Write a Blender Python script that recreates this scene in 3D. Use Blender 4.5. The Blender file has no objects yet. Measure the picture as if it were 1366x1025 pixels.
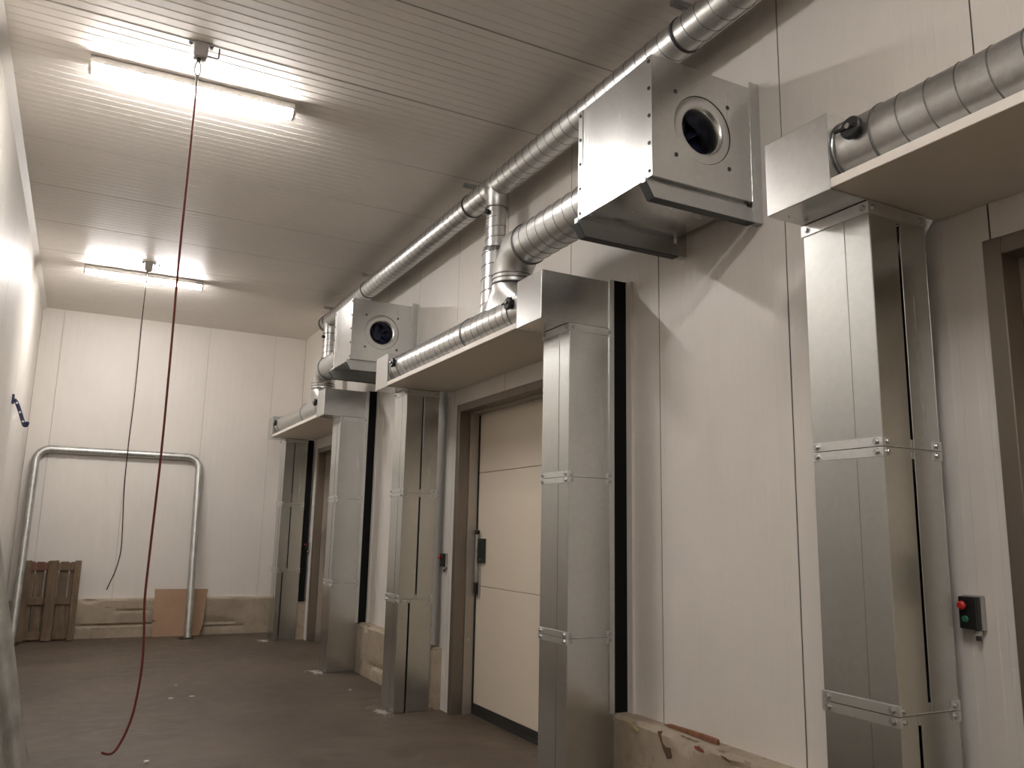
import bpy, math, random
from mathutils import Vector, Matrix
random.seed(7)
S = bpy.context.scene
COL = S.collection
PI = math.pi

# ------------------------------------------------------------------ camera, world, exposure
cam_d = bpy.data.cameras.new('camera')
cam = bpy.data.objects.new('camera', cam_d)
COL.objects.link(cam)
YAW, PITCH, ROLL, FPX = math.radians(27.431), math.radians(10.329), math.radians(1.2107), 1089.61
fw = Vector((math.sin(YAW)*math.cos(PITCH), math.cos(YAW)*math.cos(PITCH), math.sin(PITCH)))
rt = Vector((math.cos(YAW), -math.sin(YAW), 0))
up = rt.cross(fw)
rt2 = rt*math.cos(ROLL) + up*math.sin(ROLL)
up2 = -rt*math.sin(ROLL) + up*math.cos(ROLL)
cam.matrix_world = Matrix(((rt2.x, up2.x, -fw.x, 0), (rt2.y, up2.y, -fw.y, 0), (rt2.z, up2.z, -fw.z, 1.55), (0, 0, 0, 1)))
cam_d.sensor_fit = 'HORIZONTAL'
cam_d.sensor_width = 36.0
cam_d.lens = FPX*36.0/1366.0
cam_d.clip_start = 0.05
S.camera = cam

w = bpy.data.worlds.new('world')
S.world = w
w.use_nodes = True
w.node_tree.nodes['Background'].inputs[0].default_value = (0.05, 0.047, 0.043, 1)
w.node_tree.nodes['Background'].inputs[1].default_value = 0.1
S.view_settings.view_transform = 'Standard'
S.view_settings.look = 'None'
S.view_settings.gamma = 1.0
S.view_settings.use_curve_mapping = False
S.view_settings.exposure = 2.02
S.cycles.use_denoising = True
S.cycles.max_bounces = 10
S.cycles.diffuse_bounces = 6
S.cycles.glossy_bounces = 5
S.cycles.caustics_reflective = False
S.cycles.caustics_refractive = False
LAMP_POWER = 34.5          # emission strength of the two lit diffusers in view
LAMP_BACK = 29.0            # the ones further back in the hall

# ------------------------------------------------------------------ room numbers (metres; X to the right wall, Y along the hall, Z up)
XR, XL, YB, YF, ZC = 3.0, -0.75, 13.1, -8.0, 4.58
PER = 5.02                 # the docks repeat at this spacing along the right wall

# ------------------------------------------------------------------ materials
def srgb(r, g, b):
    f = lambda c: (c/255/12.92 if c/255 <= 0.04045 else ((c/255+0.055)/1.055)**2.4)
    return (f(r), f(g), f(b), 1)

class Mat:
    def __init__(s, name, color, rough=0.5, metal=0.0, spec=0.5):
        s.m = bpy.data.materials.new(name); s.m.use_nodes = True
        s.nt = s.m.node_tree; s.N = s.nt.nodes; s.L = s.nt.links
        s.b = s.N['Principled BSDF']
        s.b.inputs['Base Color'].default_value = color
        s.b.inputs['Roughness'].default_value = rough
        s.b.inputs['Metallic'].default_value = metal
        s.b.inputs['Specular IOR Level'].default_value = spec
        s.color = color; s.tc = None
    def coord(s, scale=(1, 1, 1)):
        t = s.N.new('ShaderNodeTexCoord'); mp = s.N.new('ShaderNodeMapping')
        mp.inputs['Scale'].default_value = scale
        s.L.new(t.outputs['Object'], mp.inputs['Vector'])
        return mp.outputs['Vector']
    def noise(s, scale, detail=4, rough=0.55, stretch=(1, 1, 1), dist=0.0):
        n = s.N.new('ShaderNodeTexNoise')
        n.inputs['Scale'].default_value = scale; n.inputs['Detail'].default_value = detail
        n.inputs['Roughness'].default_value = rough; n.inputs['Distortion'].default_value = dist
        s.L.new(s.coord(stretch), n.inputs['Vector'])
        return n.outputs['Fac']
    def voronoi(s, scale, stretch=(1, 1, 1)):
        n = s.N.new('ShaderNodeTexVoronoi'); n.inputs['Scale'].default_value = scale
        s.L.new(s.coord(stretch), n.inputs['Vector'])
        sp = s.N.new('ShaderNodeSeparateColor'); s.L.new(n.outputs['Color'], sp.inputs[0])
        return sp.outputs[0]
    def ramp(s, fac, stops):
        r = s.N.new('ShaderNodeValToRGB'); el = r.color_ramp.elements
        while len(el) > 1: el.remove(el[-1])
        for i, (p, c) in enumerate(stops):
            e = el[0] if i == 0 else el.new(p)
            e.position = p; e.color = c
        s.L.new(fac, r.inputs[0])
        return r.outputs[0]
    def mixc(s, fac, a, b, mode='MIX'):
        m = s.N.new('ShaderNodeMix'); m.data_type = 'RGBA'; m.blend_type = mode
        for sock, v in ((m.inputs[0], fac), (m.inputs[6], a), (m.inputs[7], b)):
            if hasattr(v, 'is_linked'): s.L.new(v, sock)
            else: sock.default_value = v
        return m.outputs[2]
    def maprange(s, fac, a, b, lo=0.3, hi=0.7):
        m = s.N.new('ShaderNodeMapRange')
        m.inputs[1].default_value = lo; m.inputs[2].default_value = hi
        m.inputs[3].default_value = a; m.inputs[4].default_value = b
        s.L.new(fac, m.inputs[0]); return m.outputs[0]
    def set_color(s, o): s.L.new(o, s.b.inputs['Base Color']); return s
    def set_rough(s, o): s.L.new(o, s.b.inputs['Roughness']); return s
    def bump(s, h, strength=0.1, dist=0.01):
        b = s.N.new('ShaderNodeBump'); b.inputs['Strength'].default_value = strength
        b.inputs['Distance'].default_value = dist
        s.L.new(h, b.inputs['Height']); s.L.new(b.outputs[0], s.b.inputs['Normal']); return s

def c(v, k=1.0): return (v[0]*k, v[1]*k, v[2]*k, 1)

M = {}
def panel_mat(name, col, rough, dirt):
    m = Mat(name, col, rough)
    n1 = m.noise(1.1, 5, 0.6); n2 = m.noise(9, 4, 0.6, (1, 1, 0.3))
    a = m.ramp(n1, [(0.3, c(col, 1-dirt)), (0.7, c(col, 1.0))])
    b = m.ramp(n2, [(0.25, (1-dirt*0.35,)*3+(1,)), (0.7, (1, 1, 1, 1))])
    m.set_color(m.mixc(1.0, a, b, 'MULTIPLY'))
    m.bump(m.noise(130, 2), 0.03, 0.002)
    return m.m
WALLC = (0.77, 0.725, 0.665, 1)
M['wall'] = panel_mat('white_wall_panel', WALLC, 0.45, 0.07)
M['ceil'] = panel_mat('white_ceiling_panel', (0.81, 0.765, 0.705, 1), 0.42, 0.05)
M['joint'] = Mat('panel_joint_sealant', (0.16, 0.145, 0.125, 1), 0.8).m
M['joint_pale'] = Mat('pale_joint_sealant', (0.42, 0.39, 0.35, 1), 0.8).m
M['trim'] = panel_mat('white_trim', (0.74, 0.70, 0.64, 1), 0.5, 0.06)
M['board'] = panel_mat('cream_board', (0.76, 0.71, 0.64, 1), 0.5, 0.05)

def galv(name, col, rough, streak=True, spangle=0.03, metal=1.0):
    m = Mat(name, c(col), rough, metal)
    v = m.voronoi(45); n = m.noise(2.0, 3, 0.5); st = m.noise(7, 3, 0.5, (1, 1, 0.06) if streak else (1, 1, 1))
    col1 = m.ramp(v, [(0.0, c(col, 1-spangle)), (1.0, c(col, 1+spangle))])
    d = m.ramp(n, [(0.3, (0.96, 0.955, 0.945, 1)), (0.65, (1, 1, 1, 1))])
    m.set_color(m.mixc(1.0, col1, d, 'MULTIPLY'))
    m.set_rough(m.maprange(st, rough-0.02, rough+0.04))
    if streak: m.bump(n, 0.02, 0.002)
    return m.m
M['galv'] = galv('galvanised_sheet', (0.60, 0.615, 0.605), 0.24)
M['galv_box'] = galv('galvanised_box_sheet', (0.62, 0.625, 0.615), 0.24)
M['spiral'] = galv('spiral_duct_steel', (0.60, 0.60, 0.585), 0.36, False, 0.05)
M['seam'] = galv('lock_seam_steel', (0.20, 0.20, 0.195), 0.5, False)
M['flange'] = galv('flange_steel', (0.74, 0.75, 0.74), 0.36)
M['bolt'] = Mat('zinc_bolt', (0.55, 0.55, 0.54, 1), 0.32, 1.0).m
M['darkbolt'] = Mat('dark_screw', (0.10, 0.10, 0.10, 1), 0.45, 0.8).m
M['bracket'] = galv('dull_bracket_steel', (0.50, 0.515, 0.51), 0.3)
M['bracket_shade'] = Mat('painted_shade_bracket_underside', (0.045, 0.047, 0.045, 1), 0.6).m  # near-black colour stands in for the shade under the bracket arms
M['black'] = Mat('black_foam_board', (0.006, 0.006, 0.006, 1), 0.85, 0, 0.2).m
M['plastic'] = Mat('black_plastic', (0.012, 0.012, 0.012, 1), 0.4).m
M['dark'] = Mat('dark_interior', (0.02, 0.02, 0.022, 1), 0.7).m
M['rubber'] = Mat('clamp_rubber', (0.02, 0.02, 0.02, 1), 0.6).m
M['fanblue'] = Mat('fan_wheel_blue', (0.008, 0.008, 0.035, 1), 0.4).m
M['ringsteel'] = Mat('inlet_ring_steel', (0.62, 0.62, 0.61, 1), 0.28, 1.0).m
m = Mat('brown_steel_frame', (0.23, 0.195, 0.16, 1), 0.42, 0.75)
m.set_rough(m.maprange(m.noise(20, 3, 0.5, (1, 1, 0.05)), 0.34, 0.52)); M['frame'] = m.m
m = Mat('light_steel_frame', (0.42, 0.38, 0.33, 1), 0.45, 0.6); M['frame2'] = m.m
m = Mat('cream_door_panel', (0.70, 0.615, 0.50, 1), 0.42)
m.bump(m.noise(160, 2), 0.05, 0.002); M['door'] = m.m
M['seal'] = Mat('dark_door_seal', (0.018, 0.015, 0.013, 1), 0.6).m
M['lockplate'] = Mat('dark_green_plate', (0.015, 0.026, 0.022, 1), 0.4, 0.2).m
M['red'] = Mat('red_button', (0.55, 0.03, 0.025, 1), 0.35).m
M['green'] = Mat('green_button', (0.02, 0.16, 0.09, 1), 0.35).m
M['grey_pl'] = Mat('grey_plastic', (0.34, 0.32, 0.29, 1), 0.5).m
M['blue'] = Mat('dark_blue_paint', (0.02, 0.022, 0.09, 1), 0.45).m

# floor: worn concrete with pale scuffs and dark patches
m = Mat('worn_concrete_floor', (0.18, 0.155, 0.13, 1), 0.55)
n1 = m.noise(0.9, 6, 0.62, (1, 1, 1), 0.4); n2 = m.noise(6, 6, 0.65); n3 = m.noise(60, 3, 0.6); n4 = m.noise(2.6, 5, 0.6, (0.5, 1.6, 1))
a = m.ramp(n1, [(0.28, (0.068, 0.049, 0.034, 1)), (0.5, (0.098, 0.073, 0.051, 1)), (0.72, (0.14, 0.106, 0.078, 1))])
b = m.ramp(n2, [(0.3, (0.74, 0.74, 0.74, 1)), (0.7, (1.14, 1.13, 1.11, 1))])
d = m.ramp(n3, [(0.3, (0.9, 0.9, 0.9, 1)), (0.75, (1.06, 1.06, 1.06, 1))])
e = m.ramp(n4, [(0.30, (0.72, 0.71, 0.70, 1)), (0.46, (1, 1, 1, 1))])
x = m.mixc(1.0, m.mixc(1.0, m.mixc(1.0, a, b, 'MULTIPLY'), d, 'MULTIPLY'), e, 'MULTIPLY')
m.set_color(x); m.set_rough(m.maprange(n2, 0.42, 0.66)); m.bump(n3, 0.12, 0.004)
M['floor'] = m.m
# concrete kerb along the walls
m = Mat('kerb_concrete', (0.42, 0.36, 0.29, 1), 0.8)
n1 = m.noise(2.2, 6, 0.65); n2 = m.noise(14, 5, 0.65); n3 = m.noise(7, 4, 0.6, (1, 1, 4))
a = m.ramp(n1, [(0.3, (0.30, 0.245, 0.18, 1)), (0.7, (0.44, 0.365, 0.28, 1))])
b = m.ramp(n2, [(0.28, (0.74, 0.72, 0.69, 1)), (0.45, (1, 1, 1, 1))])
d = m.ramp(n3, [(0.27, (0.55, 0.50, 0.45, 1)), (0.36, (1, 1, 1, 1))])
m.set_color(m.mixc(1.0, m.mixc(1.0, a, b, 'MULTIPLY'), d, 'MULTIPLY')); m.bump(n2, 0.3, 0.01)
M['kerb'] = m.m
def wood(name, dk, lt, scale=1.0):
    m = Mat(name, lt, 0.8)
    g = m.noise(14*scale, 6, 0.7, (1, 1, 0.08), 0.6); k = m.noise(3, 4, 0.6)
    a = m.ramp(g, [(0.3, dk), (0.7, lt)])
    b = m.ramp(k, [(0.3, (0.72, 0.7, 0.68, 1)), (0.7, (1.05, 1.05, 1.05, 1))])
    m.set_color(m.mixc(1.0, a, b, 'MULTIPLY')); m.bump(g, 0.3, 0.005)
    return m.m
M['wood'] = wood('weathered_pallet_wood', (0.09, 0.060, 0.035, 1), (0.24, 0.165, 0.10, 1))
M['redwood'] = wood('reddish_pallet_wood', (0.11, 0.045, 0.03, 1), (0.25, 0.12, 0.085, 1))
M['splinter'] = wood('brown_splinter_wood', (0.12, 0.045, 0.022, 1), (0.34, 0.15, 0.075, 1))
m = Mat('brown_hardboard', (0.42, 0.235, 0.125, 1), 0.7)
m.set_color(m.ramp(m.noise(3, 5, 0.6), [(0.3, (0.33, 0.205, 0.125, 1)), (0.7, (0.39, 0.25, 0.155, 1))])); M['hardboard'] = m.m
m = Mat('galvanised_tube', (0.50, 0.50, 0.48, 1), 0.42, 0.9)
n = m.noise(16, 5, 0.65, (1, 1, 0.5)); k = m.noise(5, 4, 0.6)
a = m.ramp(n, [(0.3, (0.40, 0.40, 0.38, 1)), (0.7, (0.66, 0.66, 0.63, 1))])
b = m.ramp(k, [(0.66, (1, 1, 1, 1)), (0.76, (0.55, 0.36, 0.25, 1))])
m.set_color(m.mixc(1.0, a, b, 'MULTIPLY')); m.set_rough(m.maprange(n, 0.32, 0.58)); M['tube'] = m.m
M['rope'] = Mat('red_brown_rope', (0.16, 0.022, 0.014, 1), 0.6).m
M['rope_dark'] = Mat('dark_rope', (0.075, 0.022, 0.016, 1), 0.6).m
M['steelwire'] = Mat('steel_wire', (0.22, 0.21, 0.20, 1), 0.4, 0.8).m
M['housing'] = Mat('lamp_housing_grey', (0.50, 0.47, 0.44, 1), 0.5).m
M['switch'] = Mat('pull_switch_grey', (0.38, 0.35, 0.33, 1), 0.5).m
m = Mat('white_residue', (0.36, 0.325, 0.28, 1), 0.95)
m.bump(m.noise(40, 5), 0.5, 0.01); M['residue'] = m.m
M['chip'] = Mat('pale_chip', (0.66, 0.63, 0.58, 1), 0.8).m
def emit(name, strength):
    m = Mat(name, (0.9, 0.9, 0.9, 1), 0.4)
    m.b.inputs['Emission Color'].default_value = (1.0, 0.962, 0.94, 1)
    m.b.inputs['Emission Strength'].default_value = strength
    return m.m
M['lamp'] = emit('lit_diffuser', LAMP_POWER)
M['lamp_back'] = emit('lit_diffuser_back', LAMP_BACK)

# ------------------------------------------------------------------ mesh builder
def world_origin(o):
    v = Vector((0, 0, 0))
    while o is not None:
        v = v + o.location; o = o.parent
    return v

class MB:
    def __init__(s): s.v = []; s.f = []; s.sm = []
    def add(s, vs, fs, smooth=False):
        k = len(s.v); s.v += [tuple(q) for q in vs]
        s.f += [tuple(i+k for i in f) for f in fs]; s.sm += [smooth]*len(fs); return s
    def box(s, x0, x1, y0, y1, z0, z1):
        return s.add([(x0,y0,z0),(x1,y0,z0),(x1,y1,z0),(x0,y1,z0),(x0,y0,z1),(x1,y0,z1),(x1,y1,z1),(x0,y1,z1)],
                     [(0,3,2,1),(4,5,6,7),(0,1,5,4),(1,2,6,5),(2,3,7,6),(3,0,4,7)])
    def prism(s, poly, fn, h0, h1):
        """poly: 2D outline, counter-clockwise when seen along the +h axis end; fn(u,v,h) -> point"""
        n = len(poly)
        vs = [fn(u, v, h0) for u, v in poly] + [fn(u, v, h1) for u, v in poly]
        fs = [tuple(range(n))[::-1], tuple(range(n, 2*n))] + [(i, (i+1) % n, n+(i+1) % n, n+i) for i in range(n)]
        return s.add(vs, fs)
    def rings(s, rings, cap0=True, cap1=True, smooth=True):
        n = len(rings[0]); vs = [p for r in rings for p in r]; fs = []
        for k in range(len(rings)-1):
            for i in range(n):
                j = (i+1) % n
                fs.append((k*n+i, k*n+j, (k+1)*n+j, (k+1)*n+i))
        s.add(vs, fs, smooth)
        if cap0: s.add(rings[0], [tuple(range(n))[::-1]])
        if cap1: s.add(rings[-1], [tuple(range(n))])
        return s
    def cyl(s, p0, p1, r0, r1=None, n=16, cap0=True, cap1=True):
        return s.tube([p0, p1], r0, n, cap0, cap1, r1)
    def tube(s, pts, r, n=12, cap0=True, cap1=True, r1=None):
        pts = [Vector(p) for p in pts]; m_ = len(pts)
        ds = [(pts[i+1]-pts[i]).normalized() for i in range(m_-1)]
        d = ds[0]; a = Vector((0, 0, 1)) if abs(d.z) < 0.9 else Vector((1, 0, 0))
        a = (a - d*a.dot(d)).normalized(); b = d.cross(a)
        rr = []
        circ = lambda p, rad: [p + (a*math.cos(2*PI*i/n) + b*math.sin(2*PI*i/n))*rad for i in range(n)]
        rr.append(circ(pts[0], r))
        for k in range(1, m_-1):
            d0, d1 = ds[k-1], ds[k]; nb = (d0+d1).normalized(); ring = []
            for q in circ(pts[k], r):
                t = (pts[k]-q).dot(nb)/max(0.2, d0.dot(nb)); ring.append(q + d0*t)
            rr.append(ring)
            rot = d0.rotation_difference(d1); a = rot @ a; b = rot @ b
        rr.append(circ(pts[-1], r if r1 is None else r1))
        return s.rings(rr, cap0, cap1)
    def lathe(s, p, axis, prof, n=24, cap0=False, cap1=False):
        """prof: (distance along axis, radius)"""
        p = Vector(p); d = Vector(axis).normalized()
        a = Vector((0, 0, 1)) if abs(d.z) < 0.9 else Vector((1, 0, 0))
        a = (a - d*a.dot(d)).normalized(); b = d.cross(a)
        rr = [[p + d*h + (a*math.cos(2*PI*i/n) + b*math.sin(2*PI*i/n))*q for i in range(n)] for h, q in prof]
        return s.rings(rr, cap0, cap1)
    def helix(s, p0, p1, r, pitch, w=0.006, h=0.004, n=24, phase=0.0):
        p0, p1 = Vector(p0), Vector(p1); L = (p1-p0).length; d = (p1-p0)/L
        a = Vector((0, 0, 1)) if abs(d.z) < 0.9 else Vector((1, 0, 0))
        a = (a - d*a.dot(d)).normalized(); b = d.cross(a)
        steps = int(L/pitch*n); vs = []; fs = []
        for i in range(steps+1):
            t = i/n*2*PI + phase; q = p0 + d*(i/n*pitch); e = a*math.cos(t) + b*math.sin(t)
            vs += [q + e*(r-0.001) - d*w, q + e*(r+h) - d*w*0.35, q + e*(r+h) + d*w*0.35, q + e*(r-0.001) + d*w]
        for i in range(steps):
            k = i*4
            for j in range(3): fs.append((k+j, k+4+j, k+5+j, k+1+j))
        return s.add(vs, fs, True)
    def build(s, name, mat, parent=None, bevel=0.0, angle=35, seg=1):
        me = bpy.data.meshes.new(name)
        o = world_origin(parent) if parent is not None else Vector((0, 0, 0))
        me.from_pydata([(q[0]-o.x, q[1]-o.y, q[2]-o.z) for q in s.v], [], s.f)
        me.polygons.foreach_set('use_smooth', s.sm)
        if any(s.sm): me.set_sharp_from_angle(angle=math.radians(angle))
        me.materials.append(mat); me.update()
        ob = bpy.data.objects.new(name, me); COL.objects.link(ob)
        if parent is not None: ob.parent = parent
        if bevel:
            b = ob.modifiers.new('bevel', 'BEVEL'); b.width = bevel; b.segments = seg; b.limit_method = 'ANGLE'
            b.angle_limit = math.radians(40)
        return ob

def tag(o, label, cat, group=None):
    o['label'] = label; o['category'] = cat
    if group: o['group'] = group
    return o
def thing(name, loc, label, cat, group=None):
    o = bpy.data.objects.new(name, None); o.empty_display_size = 0.1
    COL.objects.link(o); o.location = loc
    return tag(o, label, cat, group)
def struct(o): o['kind'] = 'structure'; return o
def recentre(o):
    """put a single-mesh thing's origin at the middle of its base"""
    me = o.data; xs = [v.co for v in me.vertices]
    c0 = Vector(((min(v.x for v in xs)+max(v.x for v in xs))/2, (min(v.y for v in xs)+max(v.y for v in xs))/2, min(v.z for v in xs)))
    for v in me.vertices: v.co -= c0
    o.location = o.location + c0
    return o

bolt_me = {}
def bolt(parent, p, axis, r=0.009, h=0.007, mat='bolt', name='bolt'):
    key = (tuple(axis), r, h, mat)
    if key not in bolt_me:
        me = MB()
        me.lathe((0, 0, 0), axis, [(0.0, r*1.5), (0.002, r*1.5), (0.0021, r), (h, r*0.92)], 8, True, True)
        ob = me.build(name, M[mat]); bolt_me[key] = ob.data
        bpy.data.objects.remove(ob)
    ob = bpy.data.objects.new(name, bolt_me[key]); COL.objects.link(ob)
    ob.parent = parent; ob.location = Vector(p) - world_origin(parent)
    return ob

# ------------------------------------------------------------------ setting: floor, walls, ceiling
mb = MB().box(XL-0.2, XR+0.6, YF, YB+0.1, -0.1, 0.0)
struct(mb.build('floor', M['floor']))

def profile(t0, t1, pitch, dep, slope, groove=0.55, gap=0.003):
    """cross-section (t, depth) of one ribbed sandwich panel, edges folded back into the joint"""
    pts = [(t0+gap, 0.002), (t0+gap+0.002, 0.0)]
    n = max(1, int(round((t1-t0)/pitch))); p = (t1-t0)/n
    for i in range(n):
        a = t0 + i*p
        e = a+p*groove
        pts += [(e, 0.0), (e+slope, dep), (a+p*0.9, dep), (a+p*0.9+slope, 0.0)]
    pts += [(t1-gap-0.002, 0.0), (t1-gap, 0.002)]
    return pts
def ribbed_panel(t0, t1, pitch, dep, slope, fn, h0, h1, holes, parent, mat, flip=False, groove=0.55, gap=0.003):
    """fn(t, depth, h); holes: list of (t0, t1, h0, h1) left open"""
    pts = profile(t0, t1, pitch, dep, slope, groove, gap)
    cuts = sorted({x for h in holes for x in h[:2] if t0+0.006 < x < t1-0.006})
    full = []
    for (a, da), (b, db) in zip(pts, pts[1:]):
        full.append((a, da))
        for x in cuts:
            if a < x < b: full.append((x, da+(db-da)*(x-a)/(b-a)))
    full.append(pts[-1])
    m_ = MB()
    for (a, da), (b, db) in zip(full, full[1:]):
        spans = [(h0, h1)]; mid = (a+b)/2
        for ha, hb, z0, z1 in holes:
            if ha < mid < hb: spans = [(u, v) for u, v in ((h0, z0), (z1, h1)) if v-u > 0.01]
        for u, v in spans:
            q = [fn(a, da, u), fn(b, db, u), fn(b, db, v), fn(a, da, v)]
            m_.add(q, [(3, 2, 1, 0)] if flip else [(0, 1, 2, 3)])
    return m_.build('panel', mat, parent)

DOORS = [(4.66+PER*k, 6.86+PER*k) for k in (-1, 0, 1)]
DTOP = 2.70
holes = [(a, b, -0.01, DTOP) for a, b in DOORS]
# right wall: backing with door openings, then one panel object per sandwich panel
mb = MB(); ys = [YF] + [y for d in DOORS for y in d] + [YB]
for i in range(0, len(ys), 2): mb.box(XR+0.014, XR+0.1, ys[i], ys[i+1], 0, ZC)
for a, b in DOORS: mb.box(XR+0.014, XR+0.1, a, b, DTOP, ZC)
wall_r = struct(mb.build('wall_right', M['joint']))
js = [1.81 + 1.025*k for k in range(-8, 12)]
js = [YF] + [y for y in js if YF+0.2 < y < YB-0.2] + [YB]
for a, b in zip(js, js[1:]):
    ribbed_panel(a, b, 0.10, 0.0007, 0.003, lambda t, d, h: (XR+d, t, h), 0.0, ZC, holes, wall_r, M['wall'])
# left wall
wall_l = struct(MB().box(XL-0.1, XL-0.014, YF, YB, 0, ZC).build('wall_left', M['joint']))
js = [7.08 + 1.025*k for k in range(-13, 7)]
js = [YF] + [y for y in js if YF+0.2 < y < YB-0.2] + [YB]
for a, b in zip(js, js[1:]):
    ribbed_panel(a, b, 0.10, 0.002, 0.006, lambda t, d, h: (XL-d, t, h), 0.0, ZC, [], wall_l, M['wall'], True)
# back wall
wall_b = struct(MB().box(XL-0.1, XR+0.1, YB+0.014, YB+0.1, 0, ZC).build('wall_back', M['joint_pale']))
js = [XL, -0.473, 0.527, 1.52, 2.515, XR]
for a, b in zip(js, js[1:]):
    ribbed_panel(a, b, 0.10, 0.0006, 0.003, lambda t, d, h: (t, YB+d, h), 0.0, ZC, [], wall_b, M['wall'], True, 0.55, 0.0015)
# front wall, behind the camera
struct(MB().box(XL-0.1, XR+0.1, YF-0.1, YF, 0, ZC).build('wall_front', M['wall']))
# ceiling: ribbed panels laid across the hall
ceil = struct(MB().box(XL-0.1, XR+0.1, YF, YB+0.1, ZC+0.014, ZC+0.1).build('ceiling', M['joint']))
js = [4.12 + 1.015*k for k in range(-9, 9)] + []
js = [YF] + [y for y in js if YF+0.2 < y < YB-0.2] + [YB]
for a, b in zip(js, js[1:]):
    ribbed_panel(a, b, 0.0846, 0.0026, 0.0035, lambda t, d, h: (h, t, ZC+d), XL, XR, [], ceil, M['ceil'], False, 0.76, 0.004)
# cove trim strips where the side walls meet the ceiling
mb = MB()
mb.add([(XL, YF, ZC-0.05), (XL+0.05, YF, ZC-0.001), (XL+0.05, YB, ZC-0.001), (XL, YB, ZC-0.05), (XL+0.05, YF, ZC+0.0), (XL, YF, ZC)],
       [(0, 3, 2, 1), (0, 1, 4, 5)])
struct(mb.build('trim_1', M['trim']))

# ------------------------------------------------------------------ concrete kerbs (the walls stand on them)
KX, KZ = 2.886, 0.525
def kerb(name, length, fn, depth, seed, dents, ends=(True, True)):
    """fn(s, out, z): s along, out = distance in front of the wall; chipped front face and top edge"""
    rnd = random.Random(seed); m_ = MB(); ns = max(8, int(length/0.022)); zs = [0, .06, .11, .14, .17, .2, .25, .29, .33, .36, .39, .42, .45, .475, .50, KZ-0.008]
    prof = []
    noise_top = 0
    for i in range(ns+1):
        s_ = length*i/ns; row = []
        noise_top = noise_top*0.7 + rnd.uniform(-0.012, 0.006)
        for k, z in enumerate(zs):
            o = depth + rnd.uniform(-0.0025, 0.001)
            if k >= len(zs)-1: o += min(0, noise_top) - 0.006
            if k in (2, 3) and rnd.random() < 0.35: o -= rnd.uniform(0.004, 0.014)
            for ds, dz, dw, dh, dd in dents:
                q = ((s_-ds)/dw)**2 + ((z-dz)/dh)**2
                if q < 1: o -= dd*(1-q)**0.5
            row.append(fn(s_, max(0.01, o), z))
        row.append(fn(s_, depth-0.018+min(0, noise_top), KZ+rnd.uniform(-0.002, 0.001)))
        row.append(fn(s_, 0.0, KZ))
        prof.append(row)
    n = len(prof[0]); vs = [p for r_ in prof for p in r_]; fs = []
    for i in range(ns):
        for k in range(n-1):
            fs.append((i*n+k, (i+1)*n+k, (i+1)*n+k+1, i*n+k+1))
    m_.add(vs, fs, True)
    for e_, r_ in ((0, prof[0]), (1, prof[-1])):
        if ends[e_]:
            base = fn(0 if e_ == 0 else length, 0.0, 0)
            m_.add(r_ + [base], [tuple(range(n+1))] if e_ else [tuple(range(n+1))[::-1]])
    return struct(m_.build(name, M['kerb'], None, 0, 28))
rx = XR - KX
kb = kerb('baseboard_right', 4.49-2.01, lambda s, o, z: (XR-o, 4.49-s, z), rx, 3,
     [(0.51, 0.45, 0.03, 0.07, 0.012), (0.575, 0.33, 0.035, 0.07, 0.012), (0.95, 0.50, 0.10, 0.03, 0.025), (1.35, 0.48, 0.07, 0.03, 0.02)])
hole_ = [(3.768, 0.512), (3.742, 0.516), (3.724, 0.462), (3.70, 0.446), (3.658, 0.452), (3.648, 0.405), (3.690, 0.392), (3.722, 0.43)]
M['hole'] = wood('dark_broken_core', (0.05, 0.03, 0.018, 1), (0.16, 0.09, 0.05, 1))
MB().prism(hole_[::-1], lambda u, v, h: (h, u, v), KX-0.0015, KX+0.02).build('broken_patch', M['hole'], kb)
M['redmark'] = Mat('red_paint_mark', (0.22, 0.06, 0.045, 1), 0.8).m
M['yellowmark'] = Mat('yellow_paint_mark', (0.42, 0.37, 0.19, 1), 0.8).m
def mark(pts, mat): MB().prism(pts[::-1], lambda u, v, h: (h, u, v), KX-0.0008, KX+0.01).build('paint_mark', M[mat], kb)
mark([(3.47, 0.503), (3.44, 0.508), (3.40, 0.500), (3.395, 0.488), (3.43, 0.486), (3.46, 0.492)], 'redmark')
mark([(3.275, 0.505), (3.24, 0.503), (3.205, 0.492), (3.21, 0.486), (3.25, 0.492)], 'hole')
mark([(4.085, 0.508), (4.03, 0.506), (3.98, 0.497), (3.935, 0.482), (3.95, 0.470), (4.0, 0.482), (4.05, 0.495)], 'yellowmark')
kerb('baseboard_right', 9.51-7.03, lambda s, o, z: (XR-o, 9.51-s, z), rx, 5, [(0.62, 0.5, 0.05, 0.04, 0.03), (1.2, 0.15, 0.5, 0.03, 0.02)])
kerb('baseboard_right', 13.0-12.05, lambda s, o, z: (XR-o, 13.0-s, z), rx, 6, [])
kerb('baseboard_back', XR-XL, lambda s, o, z: (XL+s, YB-o, z), 0.1, 9,
     [(1.35, 0.17, 0.55, 0.025, 0.03), (1.0, 0.5, 0.10, 0.03, 0.03), (2.65, 0.18, 0.35, 0.03, 0.03), (2.75, 0.09, 0.5, 0.03, 0.02), (1.55, 0.36, 0.25, 0.012, 0.02)])

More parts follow.
